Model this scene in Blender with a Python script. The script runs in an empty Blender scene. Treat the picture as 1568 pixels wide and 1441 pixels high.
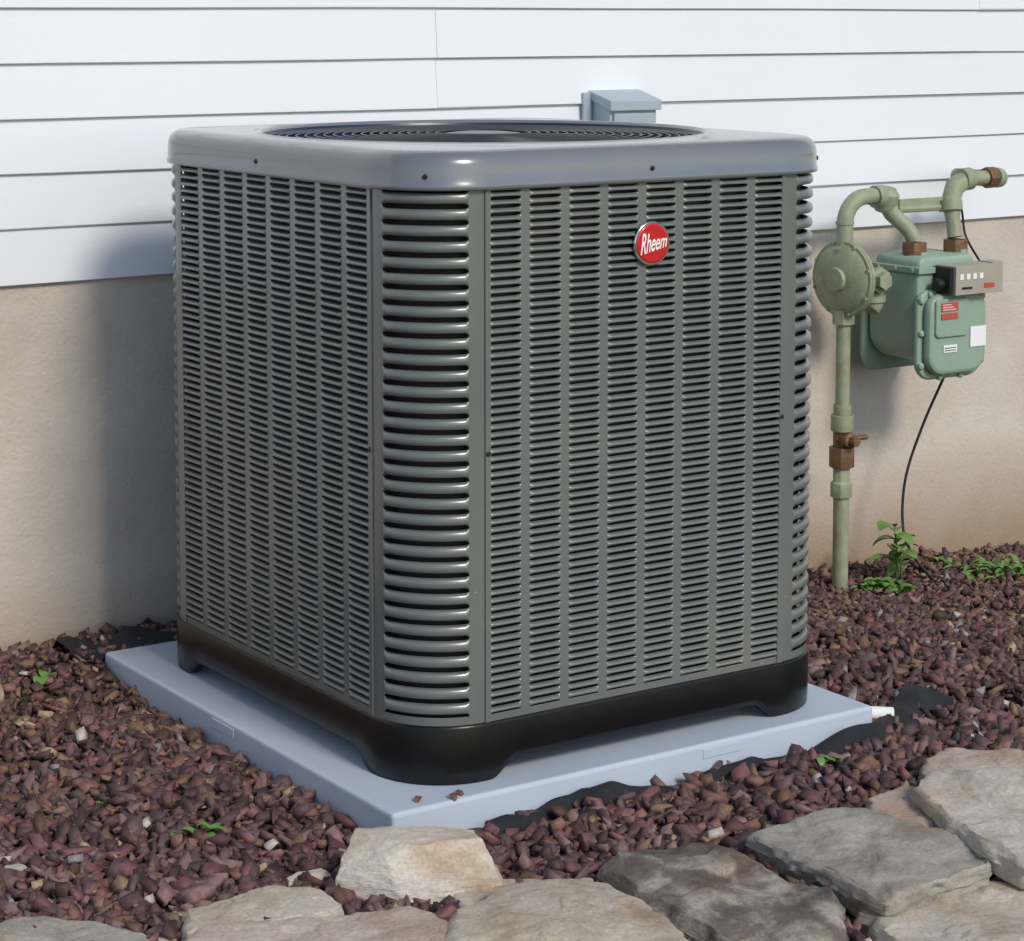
import bpy, math, random
import numpy as np
from mathutils import Vector, Matrix, noise
random.seed(7); rng=np.random.default_rng(11)
scene=bpy.context.scene
COL=scene.collection

# ------------------------------------------------------------------ helpers
class MB:
    def __init__(s): s.v=[];s.f=[];s.m=[];s.sm=[]
    def add(s,vs,fs,mat=0,smooth=False):
        o=len(s.v); s.v+= [tuple(p) for p in vs]
        for f in fs:
            s.f.append(tuple(i+o for i in f)); s.m.append(mat); s.sm.append(smooth)
    def box(s,x0,x1,y0,y1,z0,z1,mat=0):
        s.add([(x0,y0,z0),(x1,y0,z0),(x1,y1,z0),(x0,y1,z0),(x0,y0,z1),(x1,y0,z1),(x1,y1,z1),(x0,y1,z1)],
              [(0,3,2,1),(4,5,6,7),(0,1,5,4),(1,2,6,5),(2,3,7,6),(3,0,4,7)],mat)
    def tube(s,pts,r,n=12,mat=0,caps=True,smooth=True):
        pts=[Vector(p) for p in pts]
        rs=r if isinstance(r,(list,tuple)) else [r]*len(pts)
        T=[]
        for i in range(len(pts)):
            a=pts[max(i-1,0)];b=pts[min(i+1,len(pts)-1)]
            t=(b-a); T.append(t.normalized() if t.length>1e-9 else Vector((0,0,1)))
        up=Vector((0,0,1)) if abs(T[0].z)<.9 else Vector((1,0,0))
        nrm=(up-T[0]*up.dot(T[0])).normalized()
        vs=[]
        for i,p in enumerate(pts):
            nrm=(nrm-T[i]*nrm.dot(T[i])).normalized(); bn=T[i].cross(nrm)
            for k in range(n):
                a=2*math.pi*k/n
                vs.append(p+(nrm*math.cos(a)+bn*math.sin(a))*rs[i])
        fs=[]
        for i in range(len(pts)-1):
            for k in range(n):
                k2=(k+1)%n
                fs.append((i*n+k,i*n+k2,(i+1)*n+k2,(i+1)*n+k))
        s.add(vs,fs,mat,smooth)
        if caps:
            o=len(s.v)-len(vs)
            s.f.append(tuple(o+k for k in range(n-1,-1,-1)));s.m.append(mat);s.sm.append(False)
            o2=len(s.v)-n
            s.f.append(tuple(o2+k for k in range(n)));s.m.append(mat);s.sm.append(False)
    def lathe(s,c,axis,prof,n=40,mat=0,smooth=True):
        axis=Vector(axis).normalized();c=Vector(c)
        up=Vector((0,0,1)) if abs(axis.z)<.9 else Vector((1,0,0))
        a1=(up-axis*up.dot(axis)).normalized();a2=axis.cross(a1)
        vs=[]
        for d,r in prof:
            for k in range(n):
                a=2*math.pi*k/n
                vs.append(c+axis*d+(a1*math.cos(a)+a2*math.sin(a))*r)
        fs=[(i*n+k,i*n+(k+1)%n,(i+1)*n+(k+1)%n,(i+1)*n+k) for i in range(len(prof)-1) for k in range(n)]
        s.add(vs,fs,mat,smooth)
        o=len(s.v)-len(vs)
        s.f.append(tuple(o+k for k in range(n-1,-1,-1)));s.m.append(mat);s.sm.append(False)
        o2=len(s.v)-n
        s.f.append(tuple(o2+k for k in range(n)));s.m.append(mat);s.sm.append(False)
    def obj(s,name,mats,parent=None,bevel=0,sharp=None):
        me=bpy.data.meshes.new(name); me.from_pydata(s.v,[],s.f)
        me.polygons.foreach_set('material_index',s.m)
        me.polygons.foreach_set('use_smooth',s.sm)
        for m in mats: me.materials.append(m)
        me.update()
        if sharp: me.set_sharp_from_angle(angle=math.radians(sharp))
        ob=bpy.data.objects.new(name,me); COL.objects.link(ob)
        if parent: ob.parent=parent
        if bevel:
            b=ob.modifiers.new('bev','BEVEL');b.width=bevel;b.segments=3;b.limit_method='ANGLE';b.angle_limit=math.radians(40)
        return ob
def empty(name):
    e=bpy.data.objects.new(name,None); COL.objects.link(e); e.empty_display_size=.1; return e

def mat(name,col,rough=.5,metal=0,bump=None,var=None,spec=.5,coat=0):
    m=bpy.data.materials.new(name);m.use_nodes=True
    nt=m.node_tree;b=nt.nodes['Principled BSDF'];L=nt.links.new
    b.inputs['Base Color'].default_value=(*col,1);b.inputs['Roughness'].default_value=rough
    b.inputs['Metallic'].default_value=metal;b.inputs['Specular IOR Level'].default_value=spec
    b.inputs['Coat Weight'].default_value=coat
    g=nt.nodes.new('ShaderNodeNewGeometry')
    if var:
        n=nt.nodes.new('ShaderNodeTexNoise');n.inputs['Scale'].default_value=var[0];n.inputs['Detail'].default_value=6;n.inputs['Roughness'].default_value=.62
        L(g.outputs['Position'],n.inputs['Vector'])
        r=nt.nodes.new('ShaderNodeValToRGB');r.color_ramp.elements[0].position=.5-var[1]*.5;r.color_ramp.elements[1].position=.5+var[1]*.5
        r.color_ramp.elements[0].color=(*col,1);r.color_ramp.elements[1].color=(*var[2],1)
        L(n.outputs['Fac'],r.inputs['Fac']);L(r.outputs['Color'],b.inputs['Base Color'])
    if bump:
        n2=nt.nodes.new('ShaderNodeTexNoise');n2.inputs['Scale'].default_value=bump[0];n2.inputs['Detail'].default_value=8
        L(g.outputs['Position'],n2.inputs['Vector'])
        bp=nt.nodes.new('ShaderNodeBump');bp.inputs['Strength'].default_value=bump[1];bp.inputs['Distance'].default_value=bump[2]
        L(n2.outputs['Fac'],bp.inputs['Height']);L(bp.outputs['Normal'],b.inputs['Normal'])
    return m

# ------------------------------------------------------------------ materials
def enamel(name,c1,c2,rough,metal,coat,specks=True):
    m=mat(name,c1,rough,metal,(60,.10,.001),(7,.9,c2),.6,coat)
    nt=m.node_tree;L=nt.links.new;b=nt.nodes['Principled BSDF'];src=b.inputs['Base Color'].links[0].from_socket
    g=nt.nodes.new('ShaderNodeNewGeometry')
    n=nt.nodes.new('ShaderNodeTexNoise');n.inputs['Scale'].default_value=2.4;n.inputs['Detail'].default_value=9;n.inputs['Roughness'].default_value=.72;L(g.outputs['Position'],n.inputs['Vector'])
    # dust film: slightly rougher and paler in patches
    mr=nt.nodes.new('ShaderNodeMapRange');mr.inputs['From Min'].default_value=.45;mr.inputs['From Max'].default_value=.72;mr.inputs['To Max'].default_value=.35;L(n.outputs['Fac'],mr.inputs['Value'])
    mx=nt.nodes.new('ShaderNodeMixRGB');mx.inputs['Color2'].default_value=(.25,.245,.215,1);L(mr.outputs[0],mx.inputs['Fac']);L(src,mx.inputs['Color1'])
    out=mx.outputs[0]
    if specks:
        v=nt.nodes.new('ShaderNodeTexNoise');v.inputs['Scale'].default_value=150;v.inputs['Detail'].default_value=2;L(g.outputs['Position'],v.inputs['Vector'])
        a=nt.nodes.new('ShaderNodeMath');a.operation='MULTIPLY_ADD';a.inputs[1].default_value=.55;L(n.outputs['Fac'],a.inputs[0]);L(v.outputs['Fac'],a.inputs[2])
        r=nt.nodes.new('ShaderNodeMapRange');r.inputs['From Min'].default_value=1.06;r.inputs['From Max'].default_value=1.10;L(a.outputs[0],r.inputs['Value'])
        m2=nt.nodes.new('ShaderNodeMixRGB');m2.inputs['Color2'].default_value=(.5,.5,.46,1);L(r.outputs[0],m2.inputs['Fac']);L(out,m2.inputs['Color1']);out=m2.outputs[0]
    L(out,b.inputs['Base Color'])
    r3=nt.nodes.new('ShaderNodeMapRange');r3.inputs['To Min'].default_value=rough-.06;r3.inputs['To Max'].default_value=rough+.14;L(n.outputs['Fac'],r3.inputs['Value']);L(r3.outputs[0],b.inputs['Roughness'])
    return m
M_gray=enamel('gray_enamel',(.148,.163,.162),(.178,.190,.182),.27,.25,.15)
M_grayc=enamel('gray_enamel_cap',(.155,.170,.188),(.18,.195,.21),.17,.15,.5,False)
M_black=mat('black_plastic',(.0040,.0042,.005),.28,0,(90,.15,.001),(12,.6,(.008,.008,.008)),.35)
M_core=mat('coil_dark',(.012,.009,.007),.7)
M_wire=mat('guard_wire',(.02,.022,.03),.35)
M_fan=mat('fan_shroud',(.012,.022,.075),.3)
M_screw=mat('screw',(.03,.03,.03),.4,.6)
M_pad=mat('pad_plastic',(.49,.555,.65),.5,0,(260,.25,.001),(6,.9,(.42,.48,.565)))
M_red=mat('badge_red',(.50,.012,.018),.25,0,coat=.5)
M_chrome=mat('badge_chrome',(.75,.75,.75),.18,1)
M_white=mat('badge_white',(.85,.85,.85),.4)
M_meter=mat('meter_green',(.23,.34,.26),.45,0,(120,.25,.001),(22,.8,(.29,.385,.305)))
M_pipe=mat('pipe_paint',(.32,.39,.27),.55,0,(150,.5,.002),(28,.55,(.22,.22,.13)))
M_rust=mat('rust_brass',(.24,.13,.06),.55,.25,(150,.6,.002),(50,.5,(.10,.055,.03)))
M_index=mat('index_box',(.40,.37,.31),.5,0,None,(30,.6,(.32,.29,.24)))
M_dark=mat('dark_rubber',(.012,.012,.012),.5)
M_label_r=mat('label_red',(.45,.08,.06),.5)
M_label_w=mat('label_white',(.8,.82,.85),.5)
M_elec=mat('galvanised_gray',(.33,.40,.46),.42,.1,(80,.2,.001),(14,.8,(.40,.47,.52)))
M_pvc=mat('pvc_white',(.8,.8,.8),.35)
M_fabric=mat('fabric_black',(.011,.013,.018),.85,0,(120,.6,.004))
M_leaf=mat('weed_leaf',(.10,.22,.045),.45,0,None,(40,.6,(.16,.30,.07)))
M_stem=mat('weed_stem',(.13,.19,.06),.6)
M_dead=mat('dead_leaf',(.20,.09,.05),.7,0,None,(60,.6,(.10,.045,.03)))

def siding_mat():
    m=mat('white_vinyl_siding',(.77,.80,.85),.42,0,None,(2.2,.9,(.73,.755,.80)))
    nt=m.node_tree;L=nt.links.new;b=nt.nodes['Principled BSDF']
    g=nt.nodes.new('ShaderNodeNewGeometry');mp=nt.nodes.new('ShaderNodeMapping');mp.inputs['Scale'].default_value=(2.5,2.5,25)
    n=nt.nodes.new('ShaderNodeTexNoise');n.inputs['Scale'].default_value=2.5;n.inputs['Detail'].default_value=3
    L(g.outputs['Position'],mp.inputs['Vector']);L(mp.outputs['Vector'],n.inputs['Vector'])
    bp=nt.nodes.new('ShaderNodeBump');bp.inputs['Strength'].default_value=.14;bp.inputs['Distance'].default_value=.003
    L(n.outputs['Fac'],bp.inputs['Height']);L(bp.outputs['Normal'],b.inputs['Normal'])
    return m
M_siding=siding_mat()

def stucco_mat():
    m=bpy.data.materials.new('foundation_stucco');m.use_nodes=True
    nt=m.node_tree;b=nt.nodes['Principled BSDF'];L=nt.links.new
    b.inputs['Roughness'].default_value=.9
    g=nt.nodes.new('ShaderNodeNewGeometry');sep=nt.nodes.new('ShaderNodeSeparateXYZ');L(g.outputs['Position'],sep.inputs[0])
    n=nt.nodes.new('ShaderNodeTexNoise');n.inputs['Scale'].default_value=3.2;n.inputs['Detail'].default_value=8;n.inputs['Roughness'].default_value=.6
    L(g.outputs['Position'],n.inputs['Vector'])
    r=nt.nodes.new('ShaderNodeValToRGB');r.color_ramp.elements[0].position=.3;r.color_ramp.elements[1].position=.7
    r.color_ramp.elements[0].color=(.47,.415,.365,1);r.color_ramp.elements[1].color=(.58,.53,.475,1);L(n.outputs['Fac'],r.inputs['Fac'])
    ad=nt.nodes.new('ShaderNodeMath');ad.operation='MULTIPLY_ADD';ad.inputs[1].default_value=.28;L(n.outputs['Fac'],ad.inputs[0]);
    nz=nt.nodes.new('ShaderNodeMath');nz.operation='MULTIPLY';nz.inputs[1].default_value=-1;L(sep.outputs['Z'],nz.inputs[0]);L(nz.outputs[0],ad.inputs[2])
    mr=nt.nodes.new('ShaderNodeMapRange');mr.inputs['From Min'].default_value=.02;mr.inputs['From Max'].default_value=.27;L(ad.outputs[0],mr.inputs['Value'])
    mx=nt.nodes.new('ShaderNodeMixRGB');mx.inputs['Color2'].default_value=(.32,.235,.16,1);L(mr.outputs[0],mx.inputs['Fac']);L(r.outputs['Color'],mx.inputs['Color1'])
    vo=nt.nodes.new('ShaderNodeTexVoronoi');vo.feature='DISTANCE_TO_EDGE';vo.inputs['Scale'].default_value=1.1
    nn=nt.nodes.new('ShaderNodeTexNoise');nn.inputs['Scale'].default_value=7;nn.inputs['Detail'].default_value=5;L(g.outputs['Position'],nn.inputs['Vector'])
    va=nt.nodes.new('ShaderNodeMixRGB');va.blend_type='LINEAR_LIGHT';va.inputs['Fac'].default_value=.22;L(g.outputs['Position'],va.inputs['Color1']);L(nn.outputs['Color'],va.inputs['Color2'])
    L(va.outputs[0],vo.inputs['Vector'])
    cr=nt.nodes.new('ShaderNodeMapRange');cr.inputs['From Min'].default_value=0;cr.inputs['From Max'].default_value=.005;cr.inputs['To Min'].default_value=.22;cr.inputs['To Max'].default_value=0
    L(vo.outputs['Distance'],cr.inputs['Value'])
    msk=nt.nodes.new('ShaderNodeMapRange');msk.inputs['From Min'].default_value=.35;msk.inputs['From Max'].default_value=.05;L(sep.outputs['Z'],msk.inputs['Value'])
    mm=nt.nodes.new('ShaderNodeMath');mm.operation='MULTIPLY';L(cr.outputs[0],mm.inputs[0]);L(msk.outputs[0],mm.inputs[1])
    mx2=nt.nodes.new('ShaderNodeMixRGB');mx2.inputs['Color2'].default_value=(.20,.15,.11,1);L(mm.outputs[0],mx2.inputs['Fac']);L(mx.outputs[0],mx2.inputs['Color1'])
    L(mx2.outputs[0],b.inputs['Base Color'])
    n2=nt.nodes.new('ShaderNodeTexNoise');n2.inputs['Scale'].default_value=110;n2.inputs['Detail'].default_value=6;L(g.outputs['Position'],n2.inputs['Vector'])
    sm=nt.nodes.new('ShaderNodeMath');sm.operation='MULTIPLY_ADD';sm.inputs[1].default_value=5;L(n.outputs['Fac'],sm.inputs[0]);L(n2.outputs['Fac'],sm.inputs[2])
    bp=nt.nodes.new('ShaderNodeBump');bp.inputs['Strength'].default_value=.7;bp.inputs['Distance'].default_value=.003
    L(sm.outputs[0],bp.inputs['Height']);L(bp.outputs['Normal'],b.inputs['Normal'])
    return m
M_stucco=stucco_mat()

def ground_mat():
    m=bpy.data.materials.new('soil_and_lawn');m.use_nodes=True
    nt=m.node_tree;b=nt.nodes['Principled BSDF'];L=nt.links.new;b.inputs['Roughness'].default_value=.95
    g=nt.nodes.new('ShaderNodeNewGeometry');sep=nt.nodes.new('ShaderNodeSeparateXYZ');L(g.outputs['Position'],sep.inputs[0])
    n=nt.nodes.new('ShaderNodeTexNoise');n.inputs['Scale'].default_value=60;n.inputs['Detail'].default_value=8;L(g.outputs['Position'],n.inputs['Vector'])
    r=nt.nodes.new('ShaderNodeValToRGB');r.color_ramp.elements[0].position=.35;r.color_ramp.elements[1].position=.7
    r.color_ramp.elements[0].color=(.022,.013,.010,1);r.color_ramp.elements[1].color=(.085,.050,.040,1);L(n.outputs['Fac'],r.inputs['Fac'])
    r2=nt.nodes.new('ShaderNodeValToRGB');r2.color_ramp.elements[0].color=(.04,.07,.02,1);r2.color_ramp.elements[1].color=(.10,.15,.04,1);L(n.outputs['Fac'],r2.inputs['Fac'])
    mr=nt.nodes.new('ShaderNodeMapRange');mr.inputs['From Min'].default_value=-1.25;mr.inputs['From Max'].default_value=-1.45;L(sep.outputs['Y'],mr.inputs['Value'])
    mx=nt.nodes.new('ShaderNodeMixRGB');L(mr.outputs[0],mx.inputs['Fac']);L(r.outputs['Color'],mx.inputs['Color1']);L(r2.outputs['Color'],mx.inputs['Color2'])
    L(mx.outputs[0],b.inputs['Base Color'])
    bp=nt.nodes.new('ShaderNodeBump');bp.inputs['Strength'].default_value=.8;bp.inputs['Distance'].default_value=.01;L(n.outputs['Fac'],bp.inputs['Height']);L(bp.outputs['Normal'],b.inputs['Normal'])
    return m
M_ground=ground_mat()

def chip_mat():
    m=bpy.data.materials.new('crushed_stone');m.use_nodes=True
    nt=m.node_tree;b=nt.nodes['Principled BSDF'];L=nt.links.new;b.inputs['Roughness'].default_value=.7
    at=nt.nodes.new('ShaderNodeVertexColor');at.layer_name='Col'
    g=nt.nodes.new('ShaderNodeNewGeometry');n=nt.nodes.new('ShaderNodeTexNoise');n.inputs['Scale'].default_value=160;n.inputs['Detail'].default_value=4;L(g.outputs['Position'],n.inputs['Vector'])
    mr=nt.nodes.new('ShaderNodeMapRange');mr.inputs['To Min'].default_value=.5;mr.inputs['To Max'].default_value=1.5;L(n.outputs['Fac'],mr.inputs['Value'])
    mx=nt.nodes.new('ShaderNodeVectorMath');mx.operation='SCALE';L(at.outputs['Color'],mx.inputs[0]);L(mr.outputs[0],mx.inputs['Scale'])
    L(mx.outputs[0],b.inputs['Base Color'])
    return m
M_chip=chip_mat()

def stone_mat(name,c1,c2,c3,sc=9):
    m=bpy.data.materials.new(name);m.use_nodes=True
    nt=m.node_tree;b=nt.nodes['Principled BSDF'];L=nt.links.new;b.inputs['Roughness'].default_value=.85
    g=nt.nodes.new('ShaderNodeNewGeometry')
    n=nt.nodes.new('ShaderNodeTexNoise');n.inputs['Scale'].default_value=sc;n.inputs['Detail'].default_value=8;n.inputs['Roughness'].default_value=.6;n.inputs['Distortion'].default_value=.4
    L(g.outputs['Position'],n.inputs['Vector'])
    r=nt.nodes.new('ShaderNodeValToRGB');e=r.color_ramp.elements;e[0].position=.34;e[0].color=(*c1,1);e[1].position=.66;e[1].color=(*c3,1)
    x=e.new(.5);x.color=(*c2,1);L(n.outputs['Fac'],r.inputs['Fac'])
    n3=nt.nodes.new('ShaderNodeTexNoise');n3.inputs['Scale'].default_value=170;n3.inputs['Detail'].default_value=5;L(g.outputs['Position'],n3.inputs['Vector'])
    mr=nt.nodes.new('ShaderNodeMapRange');mr.inputs['From Min'].default_value=.3;mr.inputs['From Max'].default_value=.7;mr.inputs['To Min'].default_value=.82;mr.inputs['To Max'].default_value=1.12;L(n3.outputs['Fac'],mr.inputs['Value'])
    mx=nt.nodes.new('ShaderNodeVectorMath');mx.operation='SCALE';L(r.outputs['Color'],mx.inputs[0]);L(mr.outputs[0],mx.inputs['Scale'])
    # ochre stain patches
    n4=nt.nodes.new('ShaderNodeTexNoise');n4.inputs['Scale'].default_value=5;n4.inputs['Detail'].default_value=6;mo=nt.nodes.new('ShaderNodeVectorMath');mo.inputs[1].default_value=(3,7,1);L(g.outputs['Position'],mo.inputs[0]);L(mo.outputs[0],n4.inputs['Vector'])
    m4=nt.nodes.new('ShaderNodeMapRange');m4.inputs['From Min'].default_value=.56;m4.inputs['From Max'].default_value=.68;m4.inputs['To Max'].default_value=.55;L(n4.outputs['Fac'],m4.inputs['Value'])
    mm=nt.nodes.new('ShaderNodeMixRGB');mm.blend_type='MULTIPLY';mm.inputs['Color2'].default_value=(.80,.58,.38,1);L(m4.outputs[0],mm.inputs['Fac']);L(mx.outputs[0],mm.inputs['Color1']);L(mm.outputs[0],b.inputs['Base Color'])
    mp=nt.nodes.new('ShaderNodeMapping');mp.inputs['Scale'].default_value=(1,1,5);L(g.outputs['Position'],mp.inputs['Vector'])
    n2=nt.nodes.new('ShaderNodeTexNoise');n2.inputs['Scale'].default_value=26;n2.inputs['Detail'].default_value=10;n2.inputs['Roughness'].default_value=.62;L(mp.outputs[0],n2.inputs['Vector'])
    bp=nt.nodes.new('ShaderNodeBump');bp.inputs['Strength'].default_value=.7;bp.inputs['Distance'].default_value=.008;L(n2.outputs['Fac'],bp.inputs['Height']);L(bp.outputs['Normal'],b.inputs['Normal'])
    return m
ST_tan=stone_mat('stone_tan',(.33,.26,.18),(.45,.385,.30),(.52,.47,.39))
ST_cream=stone_mat('stone_cream',(.48,.39,.29),(.62,.56,.48),(.68,.64,.59),7)
ST_dark=stone_mat('stone_dark',(.10,.082,.072),(.155,.13,.112),(.38,.345,.29),15)
ST_gray=stone_mat('stone_gray',(.245,.22,.18),(.335,.31,.265),(.42,.395,.34),8)
ST_pink=stone_mat('stone_pink',(.33,.245,.185),(.44,.35,.285),(.50,.43,.36),8)
ST_pale=stone_mat('stone_pale',(.38,.33,.26),(.49,.445,.37),(.56,.52,.455),8)

# ------------------------------------------------------------------ dimensions (metres)
W,Dp,R=.9,.98,.1334
ZB,ZT=.101,.981
YW=1.257
PX0,PY0,PX1,PY1,PT=-.0735,-.0495,.9473,1.0617,.0524

# ------------------------------------------------------------------ terrain
def sm(x,a,b):
    t=np.clip((x-a)/(b-a),0,1);return t*t*(3-2*t)
def gz(x,y):
    x=np.asarray(x,float);y=np.asarray(y,float)
    z=-.070+0*x
    z=z-.095*sm(x,1.0,2.1)*sm(y,-.3,1.0)-.03*sm(x,2.1,3.0)
    z=z+.045*sm(y,.70,1.15)*(1-sm(x,.2,1.3))
    z=z+.034*np.exp(-((x+.25)/.15)**2)*sm(y,.0,.35)*(1-sm(y,.6,1.0))
    near=np.exp(-((x-.6)/3)**2-((y-.2)/2)**2)
    z=z+near*(.006*np.sin(x*9+1.3*np.sin(y*7))+.005*np.sin(y*13+x*5)+.003*np.sin(x*27-y*19))
    line=-.36-.24*(x+.2)
    z=z-.26*sm(line-.30-y,0,.25)
    return z
def axis(a,b,step,far):
    c=list(np.arange(a,b+1e-6,step));s=step;x=c[-1]
    while x<far: s*=1.35;x+=s;c.append(x)
    s=step;x=c[0];pre=[]
    while x>-far: s*=1.35;x-=s;pre.append(x)
    return np.array(pre[::-1]+c)
xs=axis(-1.6,3.6,.035,150);ys=axis(-1.6,1.4,.035,150)
X,Y=np.meshgrid(xs,ys);Z=gz(X,Y)
nx,ny=len(xs),len(ys)
V=np.stack([X.ravel(),Y.ravel(),Z.ravel()],1)
F=[(j*nx+i,j*nx+i+1,(j+1)*nx+i+1,(j+1)*nx+i) for j in range(ny-1) for i in range(nx-1)]
me=bpy.data.meshes.new('ground');me.from_pydata(V.tolist(),[],F);me.materials.append(M_ground)
me.polygons.foreach_set('use_smooth',[True]*len(F))
COL.objects.link(bpy.data.objects.new('ground',me))

# ------------------------------------------------------------------ crushed stone mulch (one mesh)
N=66000
x=rng.uniform(-1.25,3.3,N);y=rng.uniform(-1.0,YW-.005,N)
keep=~((x>PX0-.004)&(x<PX1+.004)&(y>PY0-.004)&(y<PY1+.004))
keep&=~((x-.6>2.0+(y)*.9)&(y<.0))
line=-.36-.24*(x+.2);keep&=(y>line-.26)
keep&=~((x>.33)&(x<.95)&(y<-.64))
x=x[keep];y=y[keep];N=len(x)
patch=.5+.5*np.sin(x*5.1+2*np.sin(y*3.7))*np.sin(y*6.3+1.1)
fine=np.clip(sm(y,.30,1.0)*.75+sm(x,1.0,1.7)*.22+.25*(patch-.5),0,1)
fine=np.where(rng.random(N)<.15,fine*.35,fine)
u_=rng.random(N)**1.5
siz=(1-fine)*(.0055+.0135*u_)+fine*(.0035+.0075*u_)
cube=np.array([(-1,-1,-1),(1,-1,-1),(1,1,-1),(-1,1,-1),(-1,-1,1),(1,-1,1),(1,1,1),(-1,1,1)],float)
vv=cube[None]*(1+rng.uniform(-.52,.30,(N,8,3)))*.82
sc3=np.stack([siz*rng.uniform(.85,1.6,N),siz*rng.uniform(.6,1.05,N),siz*rng.uniform(.28,.65,N)],1)
vv[:,:,0]+=vv[:,:,1]*rng.uniform(-.5,.5,(N,1))
vv=vv*sc3[:,None,:]
q=rng.normal(size=(N,4))*np.array([1,.36,.36,1.0]);q/=np.linalg.norm(q,axis=1)[:,None]
w_,a_,b_,c_=q.T
Rm=np.stack([1-2*(b_*b_+c_*c_),2*(a_*b_-c_*w_),2*(a_*c_+b_*w_),2*(a_*b_+c_*w_),1-2*(a_*a_+c_*c_),2*(b_*c_-a_*w_),2*(a_*c_-b_*w_),2*(b_*c_+a_*w_),1-2*(a_*a_+b_*b_)],1).reshape(N,3,3)
vv=np.einsum('nij,nkj->nki',Rm,vv)
zz=gz(x,y)+siz*rng.uniform(0,.9,N)+.002
vv+=np.stack([x,y,zz],1)[:,None,:]
fq=np.array([(0,3,2,1),(4,5,6,7),(0,1,5,4),(1,2,6,5),(2,3,7,6),(3,0,4,7)])
ff=(fq[None]+(np.arange(N)*8)[:,None,None]).reshape(-1)
me=bpy.data.meshes.new('gravel')
me.vertices.add(N*8);me.vertices.foreach_set('co',vv.reshape(-1))
me.loops.add(N*24);me.loops.foreach_set('vertex_index',ff)
me.polygons.add(N*6);me.polygons.foreach_set('loop_start',np.arange(N*6)*4);me.polygons.foreach_set('loop_total',np.full(N*6,4))
me.update(calc_edges=True)
pal=np.array([(.150,.064,.066),(.115,.054,.060),(.18,.085,.075),(.080,.042,.046),(.19,.115,.108),(.115,.072,.070)])
c=pal[rng.integers(0,len(pal),N)]*rng.uniform(.55,1.3,(N,1))
brown=np.array([(.15,.082,.052),(.19,.12,.075),(.075,.043,.03)])[rng.integers(0,3,N)]*rng.uniform(.6,1.3,(N,1))
isb=rng.random(N)<(.15+.40*fine);c[isb]=brown[isb]
t=rng.random(N);c[t<.014]=(.38,.28,.18);c[(t>.018)&(t<.030)]=(.25,.23,.23);c[(t>.03)&(t<.037)]=(.46,.42,.37)
cc=np.ones((N,8,4));cc[:,:,:3]=c[:,None,:]
ca=me.color_attributes.new('Col','FLOAT_COLOR','POINT');ca.data.foreach_set('color',cc.reshape(-1))
me.materials.append(M_chip)
COL.objects.link(bpy.data.objects.new('gravel',me))

# ------------------------------------------------------------------ house
house=empty('house')
HX0,HX1=-5.5,7.5
ZS=.7183;E=.11
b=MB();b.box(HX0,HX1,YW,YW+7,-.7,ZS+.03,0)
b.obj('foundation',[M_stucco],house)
b=MB()
nc=22
SO,SI=YW-.0125,YW-.0035
prof=[]
for k in range(nc):
    z0=ZS+k*E
    prof+=[(SO+.002,z0-.0005),(SO,z0+.001),(SO,z0+.003),(SI,z0+E-.0015),(SI,z0+E-.0005)]
pr=[(YW+.0,ZS-.0005)]+prof
NS=60;vs=[]
for j in range(NS+1):
    xx=HX0-.01+(HX1-HX0+.02)*j/NS
    for i,p in enumerate(pr):
        k=(i-1)//5
        wv=.0012*math.sin(xx*1.9+k*1.3)+.0007*math.sin(xx*5.3+k*2.1)
        vs.append((xx,p[0]+(wv*.5 if i else 0),p[1]+(wv if i else 0)))
n=len(pr)
b.add(vs,[(j*n+i,j*n+i+1,(j+1)*n+i+1,(j+1)*n+i) for j in range(NS) for i in range(n-1)],0)
def lap(xl,k,length=3.0):
    z0=ZS+k*E;o=.0022
    b.add([(xl,SO-o,z0+.0015),(xl,SI-o,z0+E-.004),(xl+length,SO-o,z0+.0015),(xl+length,SI-o,z0+E-.004),
           (xl,SO+.001,z0+.0015),(xl,SI+.001,z0+E-.004)],[(0,1,3,2),(0,1,5,4)],0)
lap(.82,3,4);lap(.82,4,1.67);lap(2.49,5,3);lap(-1.9,1,1.5);lap(1.6,1,3.5)
b.obj('siding',[M_siding],house)
b=MB();ztop=ZS+nc*E
b.box(HX0,HX1,YW+.03,YW+7,ZS+.035,ztop,0)
b.box(HX0-.06,HX0+.0,YW-.02,YW+.1,ZS,ztop,0);b.box(HX1+.0,HX1+.06,YW-.02,YW+.1,ZS,ztop,0)
b.box(HX0-.2,HX1+.2,YW-.25,YW+7.25,ztop+.002,ztop+.15,0)
b.obj('walls_and_fascia',[M_siding],house)
M_roof=mat('roof_shingles',(.08,.075,.07),.9,0,(40,.6,.01),(20,.5,(.12,.11,.10)))
b=MB();zr=ztop+.155
b.add([(HX0-.3,YW-.3,zr),(HX1+.3,YW-.3,zr),(HX1+.3,YW+7.3,zr),(HX0-.3,YW+7.3,zr),(HX0-.3,YW+3.5,zr+1.9),(HX1+.3,YW+3.5,zr+1.9)],
      [(0,1,5,4),(2,3,4,5),(0,4,3),(1,2,5),(0,3,2,1)],0)
b.obj('roof',[M_roof],house)

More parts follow.
